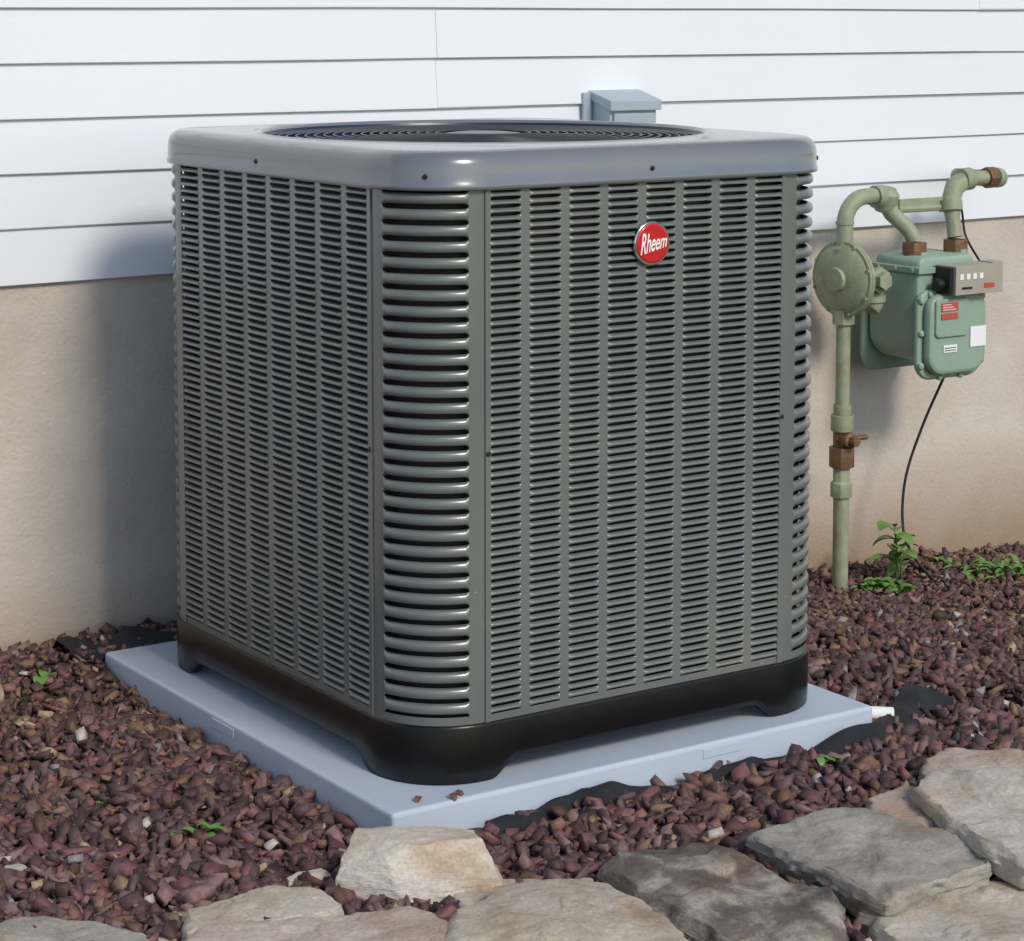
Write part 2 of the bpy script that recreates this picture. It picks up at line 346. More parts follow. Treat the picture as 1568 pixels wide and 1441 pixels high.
# electrical disconnect box
b=MB()
b.box(1.238,1.372,1.168,YW-.004,.80,1.058,0)
b.add([(1.232,1.155,1.034),(1.378,1.155,1.034),(1.378,1.155,1.058),(1.232,1.155,1.058),(1.232,YW-.003,1.062),(1.378,YW-.003,1.062),(1.232,YW-.003,1.082),(1.378,YW-.003,1.082)],
      [(0,1,2,3),(3,2,7,6),(0,3,6,4),(1,5,7,2),(0,4,5,1)],0)
b.box(1.246,1.364,1.160,1.1665,.82,1.028,0)
b.box(1.295,1.315,1.152,1.1595,.98,1.0,0)
b.box(1.212,1.2375,YW-.022,YW-.013,.80,1.075,0)
b.tube([(1.30,1.215,.80),(1.30,1.215,.3),(1.2,1.18,.2)],.012,10,1)
b.obj('electrical_disconnect_box',[M_elec,M_dark],None,.002)

# ------------------------------------------------------------------ equipment pad
pad=empty('equipment_pad')
b=MB();b.box(PX0,PX1,PY0,PY1,-PT-.04,0,0)
b.obj('slab',[M_pad],pad,.007)
b=MB()
for xx in (.55,):b.box(xx,xx+.085,PY0-.0014,PY0+.004,-.026,-.009,0)
for yy in (.50,):b.box(PX0-.0014,PX0+.004,yy,yy+.085,-.026,-.009,0)
b.obj('moulded_tabs',[M_pad],pad,.001)

# ------------------------------------------------------------------ condenser
ac=empty('air_conditioner_condenser')
def rrect(off,r=R,ns=24,nca=12,x0=0,y0=0,x1=W,y1=Dp):
    cs=[(x0+r,y0+r,180),(x1-r,y0+r,270),(x1-r,y1-r,0),(x0+r,y1-r,90)]
    pts=[]
    for i,(cx,cy,a0) in enumerate(cs):
        for k in range(nca+1):
            a=math.radians(a0+90*k/nca);pts.append((cx+(r+off)*math.cos(a),cy+(r+off)*math.sin(a)))
        nxt=cs[(i+1)%4];a=math.radians(a0+90)
        p=pts[-1];q_=(nxt[0]+(r+off)*math.cos(a),nxt[1]+(r+off)*math.sin(a))
        for k in range(1,ns):pts.append((p[0]+(q_[0]-p[0])*k/ns,p[1]+(q_[1]-p[1])*k/ns))
    return pts
def loft(b,rings,mat=0,smooth=True):
    n=len(rings[0]);vs=[p for r in rings for p in r]
    b.add(vs,[(i*n+k,i*n+(k+1)%n,(i+1)*n+(k+1)%n,(i+1)*n+k) for i in range(len(rings)-1) for k in range(n)],mat,smooth)

cx,cy=W/2,Dp/2
def ring(off,z):return [(px,py,z) for px,py in rrect(off)]
base=rrect(0)
ang=[math.atan2(py-cy,px-cx) for px,py in base]
def circ(r,z):return [(cx+r*math.cos(a),cy+r*math.sin(a),z) for a in ang]
def blend(A,B,t,z):return [(a[0]*(1-t)+b_[0]*t,a[1]*(1-t)+b_[1]*t,z) for a,b_ in zip(A,B)]
A=ring(-.024,1.0385);B=circ(.421,1.0405)
rings=[ring(-.004,.990),ring(-.004,.976),ring(.008,.975),ring(.0095,.977),ring(.0100,.983),ring(.0080,.986),ring(.0075,1.008),ring(.0065,1.018),ring(.0025,1.0275),ring(-.004,1.0338),ring(-.013,1.0375),A,
       blend(A,B,.33,1.0390),blend(A,B,.66,1.0392),blend(A,B,.9,1.0400),B,circ(.418,1.0420),circ(.414,1.0415),circ(.411,1.036)]
b=MB();loft(b,rings);cap=b.obj('top_cap',[M_grayc],ac)
b=MB();loft(b,[circ(.4115,1.0365),circ(.406,1.020),circ(.395,.94),circ(.395,.80)])
b.obj('fan_shroud',[M_fan],ac)
b=MB()
for i in range(19):
    r=.088+i*.0172
    zz_=1.030+.007*(1-(r/.41)**2)
    b.tube([(cx+r*math.cos(t*math.pi/48),cy+r*math.sin(t*math.pi/48),zz_) for t in range(97)],.0017,5,0,False)
for k in range(10):
    a=2*math.pi*k/10+.2
    b.tube([(cx+r*math.cos(a),cy+r*math.sin(a),1.0265+.007*(1-(r/.41)**2)) for r in (.06,.2,.3,.41)],.0022,6,0,False)
b.lathe((cx,cy,1.022),(0,0,1),[(0,.07),(.008,.073),(.014,.068),(.016,.05)],40,1)
b.obj('fan_guard',[M_wire,M_fan],ac)
b=MB();b.lathe((cx,cy,.86),(0,0,1),[(0,.06),(.08,.06)],24,0)
for k in range(4):
    a0=k*math.pi/2
    P=[]
    for i in range(7):
        r=.06+.3*i/6;wd=.10+.12*i/6
        for s_ in (-1,1):
            a=a0+s_*wd/(2*r)*.9;P.append((cx+r*math.cos(a),cy+r*math.sin(a),.90+s_*.03))
    b.add(P,[(2*i,2*i+1,2*i+3,2*i+2) for i in range(6)],0,True)
b.obj('fan',[M_core],ac)
b=MB()
def screw(x_,y_,z_,nrm,r=.005):
    b.lathe((x_,y_,z_),nrm,[(0,r),(.002,r),(.003,r*.6)],12,0)
screw(.465,-.0075,.998,(0,-1,0),.0042)
screw(-.0075,.52,.998,(-1,0,0),.0042)
a=math.radians(228);screw(R+(R+.0075)*math.cos(a),R+(R+.0075)*math.sin(a),.998,(math.cos(a),math.sin(a),0),.0042)
a=math.radians(322);screw(W-R+(R+.0075)*math.cos(a),R+(R+.0075)*math.sin(a),.998,(math.cos(a),math.sin(a),0),.0042)
for zz_ in (.545,):
    screw(R+.005,-.0015,zz_,(0,-1,0),.004);screw(W-R-.006,-.0015,zz_,(0,-1,0),.004);screw(-.0015,R+.005,zz_,(-1,0,0),.004)
b.obj('screws',[M_screw],ac)

def face_panel(b,org,dr,out,L_,ncol=8,nrow=66):
    dr=Vector((*dr,0));out=Vector((*out,0));o=Vector((*org,0))
    def P(s_,d,z):
        v=o+dr*s_+out*d;return (v.x,v.y,z)
    z0,z1=ZB+.010,ZT-.008
    pit=(z1-z0)/nrow
    cw=L_/ncol;sw=cw-.0165
    edges=[0]
    for c_ in range(ncol):
        s0=c_*cw+(cw-sw)/2;edges+=[s0,s0+sw]
    edges.append(L_)
    for i in range(0,len(edges),2):
        a_,b2=edges[i],edges[i+1]
        b.add([P(a_,0,ZB-.01),P(b2,0,ZB-.01),P(b2,0,ZT+.01),P(a_,0,ZT+.01)],[(0,1,2,3)],0)
    for c_ in range(ncol):
        s0=edges[1+2*c_];s1=edges[2+2*c_]
        b.add([P(s0,0,ZB-.01),P(s1,0,ZB-.01),P(s1,0,z0),P(s0,0,z0)],[(0,1,2,3)],0)
        b.add([P(s0,0,z1),P(s1,0,z1),P(s1,0,ZT+.01),P(s0,0,ZT+.01)],[(0,1,2,3)],0)
        for r_ in range(nrow):
            zc=z0+(r_+.5)*pit
            j1,j2=random.uniform(-.0004,.0004),random.uniform(-.03,.03)
            secs=[(s0,1,0),(s0+.0008,.80,.3),(s0+.004,.62+j2,.85),(s0+.011,.52+j2,1),(s1-.011,.52+j2,1),(s1-.004,.62,.85),(s1-.0008,.80,.3),(s1,1,0)]
            vs=[]
            for s_,hf,df in secs:
                h=pit*hf
                for d,zf in ((-.0045,.5),(-.0005,.36),(.0022,.0),(.0032,-.34),(.0020,-.5)):
                    vs.append(P(s_,(d+j1)*df,zc+zf*h))
            n_=5
            b.add(vs,[(i*n_+k,i*n_+k+1,(i+1)*n_+k+1,(i+1)*n_+k) for i in range(len(secs)-1) for k in range(n_-1)],0,True)
def corner_panel(b,c0,a0,nrow=33):
    rr=R-.0012
    z0,z1=ZB+.012,ZT-.006;pit=(z1-z0)/nrow
    def P(a,d,z):
        a=math.radians(a0+a);return (c0[0]+(rr+d)*math.cos(a),c0[1]+(rr+d)*math.sin(a),z)
    def wall(a_,b_,za,zb_,n=6):
        vs=[];
        for i in range(n+1):
            t=a_+(b_-a_)*i/n;vs+=[P(t,0,za),P(t,0,zb_)]
        b.add(vs,[(2*i,2*i+2,2*i+3,2*i+1) for i in range(n)],0,True)
    m0,m1=12,78
    wall(0,m0,ZB-.01,ZT+.01);wall(m1,90,ZB-.01,ZT+.01);wall(m0,m1,ZB-.01,z0,20);wall(m0,m1,z1,ZT+.01,20)
    ds=[0,.35,1.0,2.0,3.2]
    hs=[1,.88,.78,.71,.68]
    df=[0,.3,.6,.85,1]
    secs=[(m0+d,h,f) for d,h,f in zip(ds,hs,df)]+[(m0+3.2+(m1-m0-6.4)*i/16,.675,1) for i in range(1,16)]+[(m1-d,h,f) for d,h,f in zip(ds[::-1],hs[::-1],df[::-1])]
    pf=[(-.006,.5),(-.0015,.47),(.0014,.36),(.0026,.15),(.0030,-.10),(.0024,-.32),(0,-.46),(-.004,-.5)]
    for r_ in range(nrow):
        zc=z0+(r_+.5)*pit;vs=[];j=random.uniform(-.0004,.0004)
        for a_,hf,dd in secs:
            for d,zf in pf:vs.append(P(a_,(d+j)*dd,zc+zf*pit*hf))
        n_=len(pf)
        b.add(vs,[(i*n_+k,i*n_+k+1,(i+1)*n_+k+1,(i+1)*n_+k) for i in range(len(secs)-1) for k in range(n_-1)],0,True)
b=MB()
face_panel(b,(R,0),(1,0),(0,-1),W-2*R)
face_panel(b,(0,Dp-R),(0,-1),(-1,0),Dp-2*R)
face_panel(b,(W,R),(0,1),(1,0),Dp-2*R)
face_panel(b,(W-R,Dp),(-1,0),(0,1),W-2*R)
b.obj('louvred_panels',[M_gray],ac)
b=MB()
for c0,a0 in (((R,R),180),((W-R,R),270),((W-R,Dp-R),0),((R,Dp-R),90)):corner_panel(b,c0,a0)
b.obj('louvred_corners',[M_gray],ac)
b=MB()
def seam(x0_,x1_,y0_,y1_):b.box(x0_,x1_,y0_,y1_,ZB-.002,ZT+.004,0)
seam(R+.0004,R+.0105,-.0018,.002);seam(W-R-.0105,W-R-.0004,-.0018,.002)
seam(-.0018,.002,R+.0004,R+.0105);seam(-.0018,.002,Dp-R-.0105,Dp-R-.0004)
b.obj('seam_flanges',[M_gray],ac)
b=MB()
pts=rrect(-.022);loft(b,[[(p[0],p[1],.06) for p in pts],[(p[0],p[1],.97) for p in pts]])
b.obj('condenser_coil',[M_core],ac)
b=MB()
def lower(px,py):
    dx=min(px,W-px);dy=min(py,Dp-py)
    s_=dx if dy<.004 else (dy if dx<.004 else 0)
    t=min(max((s_-(R+.012))/.05,0),1);return .030*t*t*(3-2*t)
rr0=rrect(.0,ns=60)
def bring(off,z,useLow=False):
    rr=rrect(off,ns=60);return [(p[0],p[1],(lower(*q_) if useLow else z)) for p,q_ in zip(rr,rr0)]
loft(b,[bring(-.02,.03,True),bring(-.004,0,True),[(p[0],p[1],lower(*q_)+.002) for p,q_ in zip(rrect(.0015,ns=60),rr0)],
        [(p[0],p[1],max(lower(*q_)+.012,.02)) for p,q_ in zip(rrect(.003,ns=60),rr0)],bring(.003,.094),bring(.0015,.0985),bring(-.004,.100),bring(-.03,.100)])
b.obj('base_pan',[M_black],ac)
b=MB()
bx,bz=.465,.871
b.lathe((bx,-.0035,bz),(0,-1,0),[(0,.0375),(.004,.0375),(.006,.036)],48,1)
b.lathe((bx,-.0036,bz),(0,-1,0),[(.004,.0338),(.0066,.0338),(.0074,.031)],48,0)
b.obj('badge',[M_red,M_chrome],ac)
cu=bpy.data.curves.new('badge_lettering','FONT');cu.body='Rheem';cu.size=.0245;cu.shear=.35;cu.align_x='CENTER';cu.align_y='CENTER';cu.extrude=.0006;cu.offset=.0002
to=bpy.data.objects.new('tmp_text',cu);COL.objects.link(to)
bpy.context.view_layer.update()
dg=bpy.context.evaluated_depsgraph_get();mt=bpy.data.meshes.new_from_object(to.evaluated_get(dg))
bpy.data.objects.remove(to)
mt.materials.clear();mt.materials.append(M_white)
for v in mt.vertices:
    # letters shrink away from the large initial capital, on a rising baseline
    k=(v.co.x+.034)/.068;f=1.35-.55*k;v.co.y=v.co.y*f+.0035*(k-.5)
to=bpy.data.objects.new('badge_lettering',mt);COL.objects.link(to);to.parent=ac
to.rotation_euler=(math.pi/2,0,0);to.scale=(.80,1.6,1);to.location=(bx,-.0115,bz)

# ------------------------------------------------------------------ gas meter
gm=empty('gas_meter')
RY=1.10
b=MB()
rx=1.90
zg=float(gz(rx,RY))
def arc(c0,r,a0,a1,n=8,yy=RY):
    return [(c0[0]+r*math.cos(math.radians(a0+(a1-a0)*i/n)),yy,c0[1]+r*math.sin(math.radians(a0+(a1-a0)*i/n))) for i in range(n+1)]
b.tube([(rx,RY,zg-.05),(rx,RY,.10)],.0195,16)
b.tube([(rx,RY,.28),(rx,RY,.56)],.0175,16)
b.tube([(rx,RY,.66)]+arc((rx+.065,.745),.065,180,90)+[(2.03,RY,.81)],.0205,16)
b.tube([(rx,RY,.655),(rx,RY,.685)],.028,12)
b.tube([(rx,RY,.745),(rx,RY,.752)],.023,16)
b.tube([(1.995,RY,.808),(2.025,RY,.808)],.028,16);
b.lathe((2.035,RY,.80),(0,-.2,1),[(-.03,.024),(-.02,.031),(.015,.031),(.03,.02)],16)
b.tube([(2.035,RY,.80),(2.045,1.09,.765),(2.075,1.06,.725),(2.085,1.05,.70)],[.026,.021,.019,.021],14)
b.tube([(2.06,1.085,.775),(2.23,1.08,.775)],.010,8);b.box(2.06,2.23,1.078,1.084,.768,.80)
b.tube([(2.225,1.05,.70),(2.225,1.06,.74),(2.23,1.075,.79),(2.25,1.08,.825),(2.285,1.08,.84)],[.021,.018,.024,.026,.024],14)
b.tube([(2.225,1.068,.765),(2.227,1.073,.79)],.030,14)
b.tube([(2.27,1.08,.84),(2.30,1.08,.842)],.029,14)
b.tube([(2.29,1.08,.842),(2.36,1.08,.842)],.0185,14)
rc=(1.893,1.095,.612);AX=(-1,-.12,0)
b.lathe(rc,AX,[(-.060,.030),(-.045,.05),(-.020,.080),(-.0105,.084),(-.010,.093),(-.0015,.093),(-.001,.0915),(0,.0915),(.0005,.093),(.008,.093),(.0085,.085),(.012,.082),(.018,.070),(.024,.045),(.026,.030),(.036,.028),(.037,.018)],56)
b.lathe((1.955,1.06,.610),(0.0,-1,0),[(-.03,.030),(.018,.030),(.020,.034),(.032,.034),(.033,.022),(.050,.022)],6,smooth=False)
b.tube([(1.90,1.09,.60),(1.965,1.075,.605)],.034,20)
b.tube([(1.962,1.07,.61),(1.962,1.07,.545),(1.955,1.07,.535)],[.032,.030,.026],20)
b.tube([(1.962,1.07,.555),(1.962,1.07,.57)],.036,20)
b.tube([(rx,RY,.50),(rx,RY,.535)],.027,8)
for k in range(8):
    a=k*math.pi/4+.3;ax=Vector(AX).normalized();a1=Vector((0,0,1));a2=ax.cross(a1)
    p=Vector(rc)+(a1*math.cos(a)+a2*math.sin(a))*.0885;b.lathe(p,ax,[(.007,.0045),(.0125,.0045)],6)
b.obj('pipework',[M_pipe],gm,0,35)
b=MB()
b.tube([(rx,RY,.07),(rx,RY,.105),(rx,RY,.11),(rx,RY,.15)],[.027,.027,.021,.021],8,1)
b.tube([(rx,RY,.145),(rx,RY,.195)],.031,8,0)
b.tube([(rx,RY,.195),(rx,RY,.24)],.022,8,0);b.tube([(rx,RY,.235),(rx,RY,.275)],.028,16,1)
b.box(rx-.01,rx+.01,RY-.05,RY-.02,.21,.225,0);b.tube([(rx,RY-.03,.22),(rx+.05,RY-.035,.22)],.007,8,0)
b.lathe((rx,RY-.015,.215),(0,-1,0),[(0,.020),(.02,.020),(.022,.012),(.04,.012)],12,0)
b.tube([(rx,RY,.275),(rx,RY,.30)],.022,16,1)
for p in ((2.085,1.05,.695),(2.225,1.05,.695)):
    b.tube([(p[0],p[1],p[2]-.035),p],.030,8,0)
b.tube([(2.355,1.08,.842),(2.385,1.08,.842)],.027,8,0)
b.tube([(2.385,1.08,.842),(2.405,1.085,.840),(2.415,1.11,.835),(2.415,YW+.01,.835)],[.026,.026,.022,.020],12,1)
b.obj('pipe_fittings',[M_rust,M_pipe],gm,.001)
def rbox(b,x0,x1,z0,z1,y0,y1,r,mat=0,rb=None):
    rb=rb or r
    def rg(y,ins):
        pts=[]
        for (cx_,cz_,a0,rr_) in ((x1-r,z1-r,0,r),(x0+r,z1-r,90,r),(x0+rb,z0+rb,180,rb),(x1-rb,z0+rb,270,rb)):
            for k in range(9):
                a=math.radians(a0+90*k/8);q_=max(rr_-ins,.001);pts.append((cx_+q_*math.cos(a),y,cz_+q_*math.sin(a)))
        return pts
    s_=-1 if y1<y0 else 1
    L_=abs(y1-y0);e=min(.012,L_*.4)
    R_=[rg(y0,e),rg(y0+s_*e*.3,e*.3),rg(y0+s_*e,0),rg(y1-s_*e,0),rg(y1-s_*e*.3,e*.3),rg(y1,e)]
    n=len(R_[0]);vs=[p for q_ in R_ for p in q_]
    b.add(vs,[(i*n+k,i*n+(k+1)%n,(i+1)*n+(k+1)%n,(i+1)*n+k) for i in range(5) for k in range(n)],mat,True)
    o=len(b.v)-len(vs)
    b.f.append(tuple(o+k for k in range(n)));b.m.append(mat);b.sm.append(False)
    b.f.append(tuple(o+5*n+k for k in range(n)));b.m.append(mat);b.sm.append(False)
b=MB()
rbox(b,2.035,2.245,.40,.64,1.16,.985,.03,rb=.07)
b.box(2.03,2.25,.975,1.165,.625,.640)
rbox(b,2.045,2.235,.60,.665,1.15,.99,.02)
rbox(b,2.025,2.250,.362,.585,.99,.972,.04,rb=.05)
rbox(b,2.040,2.235,.375,.575,.975,.945,.04,rb=.05)
rbox(b,2.055,2.165,.47,.565,.947,.938,.012)
rbox(b,2.025,2.250,.362,.585,1.165,1.18,.04,rb=.05)
for px_,pz_ in ((2.036,.40),(2.036,.48),(2.036,.56),(2.24,.40),(2.24,.48),(2.24,.56),(2.10,.369),(2.17,.369),(2.065,.575)):
    b.lathe((px_,.975,pz_),(0,-1,0),[(-.006,.0095),(.008,.0095),(.011,.006)],6)
for yy in (1.0,1.06,1.12):
    b.lathe((2.033,yy,.632),(-1,0,0),[(-.006,.007),(.006,.007)],6)
b.box(2.08,2.10,1.02,1.08,.66,.672);b.box(2.215,2.235,1.02,1.08,.66,.672)
b.obj('meter_case',[M_meter],gm,.003)
b=MB()
b.box(2.095,2.235,.915,.985,.575,.645,0);b.box(2.085,2.0945,.925,.985,.578,.642,1);b.box(2.232,2.27,.93,.98,.572,.648,0)
for k in range(4):b.box(2.108+k*.022,2.120+k*.022,.9135,.9148,.612,.626,2)
b.box(2.115,2.15,.9135,.9148,.588,.594,1);b.box(2.19,2.225,.9135,.9148,.588,.600,3)
b.lathe((2.088,.955,.60),(-1,0,0),[(0,.016),(.02,.016),(.025,.01)],12,1)
b.obj('index_module',[M_index,M_dark,M_label_w,M_label_r],gm,.003)
b=MB()
b.box(2.175,2.228,.9425,.944,.440,.490,1)
b.box(2.070,2.125,.9355,.937,.535,.556,0);b.box(2.070,2.125,.9355,.937,.515,.530,0)
for k in range(3):b.box(2.073,2.073+.045-.008*k,.9348,.9353,.538+k*.006,.5395+k*.006,1)
b.box(2.085,2.13,.9425,.944,.432,.450,1)
for k in range(2):b.box(2.088,2.126,.9417,.9422,.436+k*.006,.438+k*.006,2)
b.obj('labels',[M_label_r,M_label_w,M_dark],gm)
b=MB()
def smooth_path(P,n=10):
    P=[Vector(p) for p in P];out=[]
    for i in range(len(P)-1):
        p0=P[max(i-1,0)];p1=P[i];p2=P[i+1];p3=P[min(i+2,len(P)-1)]
        for k in range(n):
            t=k/n;out.append(.5*((2*p1)+(-p0+p2)*t+(2*p0-5*p1+4*p2-p3)*t*t+(-p0+3*p1-3*p2+p3)*t**3))
    return out+[P[-1]]
b.tube(smooth_path([(2.20,1.03,.40),(2.205,1.06,.35),(2.16,1.09,.22),(2.115,1.10,.09),(2.10,1.09,-.03),(2.11,1.06,-.10),(2.15,1.03,float(gz(2.15,1.03))+.004)]),.0035,8)
b.tube(smooth_path([(2.24,1.09,.83),(2.262,1.07,.77),(2.27,1.06,.70),(2.262,1.0,.64)]),.003,8)
b.obj('cable',[M_dark],gm)

# ------------------------------------------------------------------ landscape stones
def slab(outline,zt_,th,matl,seed,tilt=(0,0),amp=.006,edge=.006,round_=.0):
    n=150
    P=[Vector(p) for p in outline];
    c0=sum(P,Vector((0,0)))/len(P)
    per=[(P[(i+1)%len(P)]-P[i]).length for i in range(len(P))];T=sum(per)
    pts=[]
    for k in range(n):
        d=T*k/n;i=0
        while d>per[i]:d-=per[i];i+=1
        pts.append(P[i].lerp(P[(i+1)%len(P)],d/per[i]))
    pts=[(pts[k-1]+pts[k]*2+pts[(k+1)%n])/4 for k in range(n)]
    pts=[c0+(p-c0)*1.02 for p in pts]
    prof=[(i/18,0) for i in range(17)]+[(.93,-.001-round_*.25),(.965,-.003-round_*.6),(.992,-.007-round_),(1.0,-.016-round_),(.995,-.3*th-round_*.5),(1.005,-.42*th-round_*.5),(.985,-.5*th-round_*.5),(.99,-.72*th),(.97,-.85*th),(.9,-th)]
    vs=[];S=Vector((seed*3.7,seed*1.3,seed*.77))
    tilt2=(noise.noise(S)*.5,noise.noise(S*1.7)*.5)
    for ri,(s_,dz) in enumerate(prof):
        for k in range(n):
            p=c0.lerp(pts[k],s_)
            q_=Vector((p.x,p.y,0))
            h=noise.fractal((q_+S)*6,1.0,2.0,5)+tilt2[0]*(p.x-c0.x)*6+tilt2[1]*(p.y-c0.y)*6
            h2=noise.noise((q_+S)*22);h3=noise.noise((q_+S)*60)
            st=(h+.3)*3.2;fl=math.floor(st);fr=st-fl;fr=min(1,max(0,(fr-.82)/.18))
            terr=(fl+fr)/3.2
            z=zt_+dz+(terr*.8*amp+h*amp*.3+h2*amp*.16+h3*amp*.05)*(1 if s_<.95 else .5)
            z+=tilt[0]*(p.x-c0.x)+tilt[1]*(p.y-c0.y)
            if s_>.9:
                jag=noise.fractal(Vector((p.x*16,p.y*16,dz*30))+S,1,2,4)*edge+noise.noise(Vector((p.x*50,p.y*50,dz*110))+S)*edge*.6
                d=(pts[k]-c0).normalized();p=p+d*jag
            vs.append((p.x,p.y,z))
    m=len(prof);b=MB()
    b.add(vs,[(i*n+k,i*n+(k+1)%n,(i+1)*n+(k+1)%n,(i+1)*n+k) for i in range(m-1) for k in range(n)],0,True)
    ob=b.obj('landscape_stone',[matl],None)
    ob.data.set_sharp_from_angle(angle=math.radians(38))
    return ob
S3=[(-.098,-.245),(-.017,-.261),(.103,-.341),(.083,-.383),(.0,-.42),(-.074,-.414),(-.130,-.362)]
S4=[(-.186,-.397),(-.071,-.342),(.025,-.354),(.079,-.412),(.075,-.530),(.042,-.664),(-.052,-.754),(-.264,-.636),(-.258,-.513)]
S5=[(.107,-.350),(.184,-.320),(.296,-.371),(.322,-.527),(.335,-.644),(.270,-.731),(.186,-.743),(.102,-.673),(.085,-.530),(.092,-.418)]
S6=[(.377,-.382),(.430,-.373),(.573,-.381),(.627,-.490),(.635,-.623),(.588,-.692),(.480,-.697),(.356,-.716),(.360,-.617),(.366,-.523)]
S7=[(.698,-.414),(.790,-.365),(.927,-.436),(.925,-.625),(.725,-.807),(.603,-.747),(.607,-.654),(.641,-.541)]
S8=[(.653,-.349),(.749,-.330),(.847,-.383),(.897,-.455),(.712,-.519),(.632,-.501),(.610,-.400)]
S9=[(.854,-.264),(.936,-.245),(1.04,-.328),(1.106,-.392),(.989,-.497),(.904,-.460),(.847,-.383),(.816,-.320)]
S10=[(-.490,-.150),(-.363,-.155),(-.283,-.208),(-.287,-.271),(-.332,-.299),(-.441,-.268),(-.517,-.231)]
S11=[(-.513,-.236),(-.398,-.260),(-.215,-.345),(-.195,-.413),(-.223,-.493),(-.296,-.591),(-.584,-.398),(-.558,-.272)]
S12=[(-.718,-.041),(-.661,-.051),(-.598,-.107),(-.556,-.174),(-.577,-.249),(-.637,-.311),(-.783,-.215),(-.813,-.091)]
S14=[(.35,-.66),(.50,-.655),(.60,-.67),(.645,-.71),(.62,-.86),(.45,-.90),(.33,-.84),(.32,-.74)]
S14b=[(.62,-.66),(.76,-.72),(.86,-.72),(.95,-.80),(.80,-1.0),(.66,-.93),(.64,-.80)]
S15=[(.09,-.66),(.25,-.69),(.325,-.70),(.33,-.82),(.27,-.95),(.04,-.85)]
S16=[(1.0,-.44),(1.12,-.40),(1.35,-.5),(1.3,-.72),(1.0,-.7),(.93,-.6)]
slab(S3,-.044,.06,ST_pale,1,(0,0),.006)
slab(S4,-.020,.09,ST_tan,2,(.0,.0),.012,.009)
slab(S5,-.028,.10,ST_dark,3,(.03,.02),.018,.012,.010)
slab(S6,-.014,.055,ST_gray,4,(0,-.02),.013,.009)
slab(S7,.0,.05,ST_pale,5,(.0,.02),.010,.008)
slab(S8,-.028,.05,ST_pink,6,(.0,.0),.008)
slab(S9,-.022,.06,ST_pink,7,(.0,.0),.010,.008,.006)
slab(S10,-.024,.06,ST_tan,8,(.0,.0),.009,.007,.006)
slab(S11,-.024,.09,ST_pink,9,(.0,.02),.012,.008,.006)
slab(S12,-.032,.08,ST_gray,10,(.0,.0),.010,.008,.004)
slab(S14,-.052,.12,ST_tan,11,(.0,.0),.014,.012,.012)
slab(S14b,-.050,.12,ST_tan,17,(.0,.0),.014,.012,.012)
slab(S15,-.062,.12,ST_tan,12,(.0,.0),.014,.01,.012)
slab(S16,-.020,.08,ST_tan,13,(.0,.0),.012,.01,.01)
slab([(-.30,-.60),(-.05,-.72),(.05,-.86),(-.1,-1.0),(-.4,-.85)],-.12,.14,ST_gray,14,(0,0),.012,.01,.02)
slab([(-.85,-.25),(-.6,-.35),(-.35,-.55),(-.5,-.75),(-.95,-.5)],-.13,.14,ST_tan,15,(0,0),.012,.01,.02)
slab([(-.62,-.17),(-.545,-.18),(-.52,-.24),(-.57,-.30),(-.64,-.26)],-.046,.07,ST_pale,18,(0,0),.008,.007,.008)
def boulder(c0,dim,matl,seed,rot=0):
    import bmesh
    bm=bmesh.new();bmesh.ops.create_icosphere(bm,subdivisions=6,radius=1)
    S=Vector((seed*2.1,seed,seed*.4))
    rd=random.Random(seed)
    # faceted block: cube-ish set of cutting planes plus random ones
    planes=[(Vector((.08,.12,1)).normalized(),.60),(Vector((1,.15,.25)).normalized(),.78),(Vector((-1,.1,.2)).normalized(),.80),(Vector((.1,-1,.35)).normalized(),.68),(Vector((-.5,-.8,.15)).normalized(),.74),(Vector((0,1,.2)).normalized(),.75),(Vector((.6,-.5,.7)).normalized(),.70),(Vector((-.6,-.3,.75)).normalized(),.72)]
    for _ in range(5):
        v=Vector((rd.gauss(0,1),rd.gauss(0,1),rd.gauss(0,.8))).normalized();planes.append((v,rd.uniform(.72,.9)))
    for v in bm.verts:
        p=v.co.copy()
        for nrm,d in planes:
            e=p.dot(nrm)-d
            if e>0:p-=nrm*e*.97
        p*=1+.05*noise.fractal(p*2.0+S,1,2,5)+.008*noise.noise(p*9+S)
        v.co=p*1.25
    mr=Matrix.Rotation(rot,3,'Z')
    for v in bm.verts:
        v.co=mr@Vector((v.co.x*dim[0],v.co.y*dim[1],v.co.z*dim[2]))+Vector(c0)
    me=bpy.data.meshes.new('landscape_stone');bm.to_mesh(me);bm.free()
    for p in me.polygons:p.use_smooth=True
    me.set_sharp_from_angle(angle=math.radians(24))
    me.materials.append(matl);ob=bpy.data.objects.new('landscape_stone',me);COL.objects.link(ob)
boulder((-.118,-.200,-.036),(.116,.074,.072),ST_cream,4,-.55)
boulder((-.245,-.090,-.056),(.034,.017,.014),ST_cream,9,-.1)
boulder((-.60,.20,-.060),(.018,.014,.012),ST_gray,12,0)

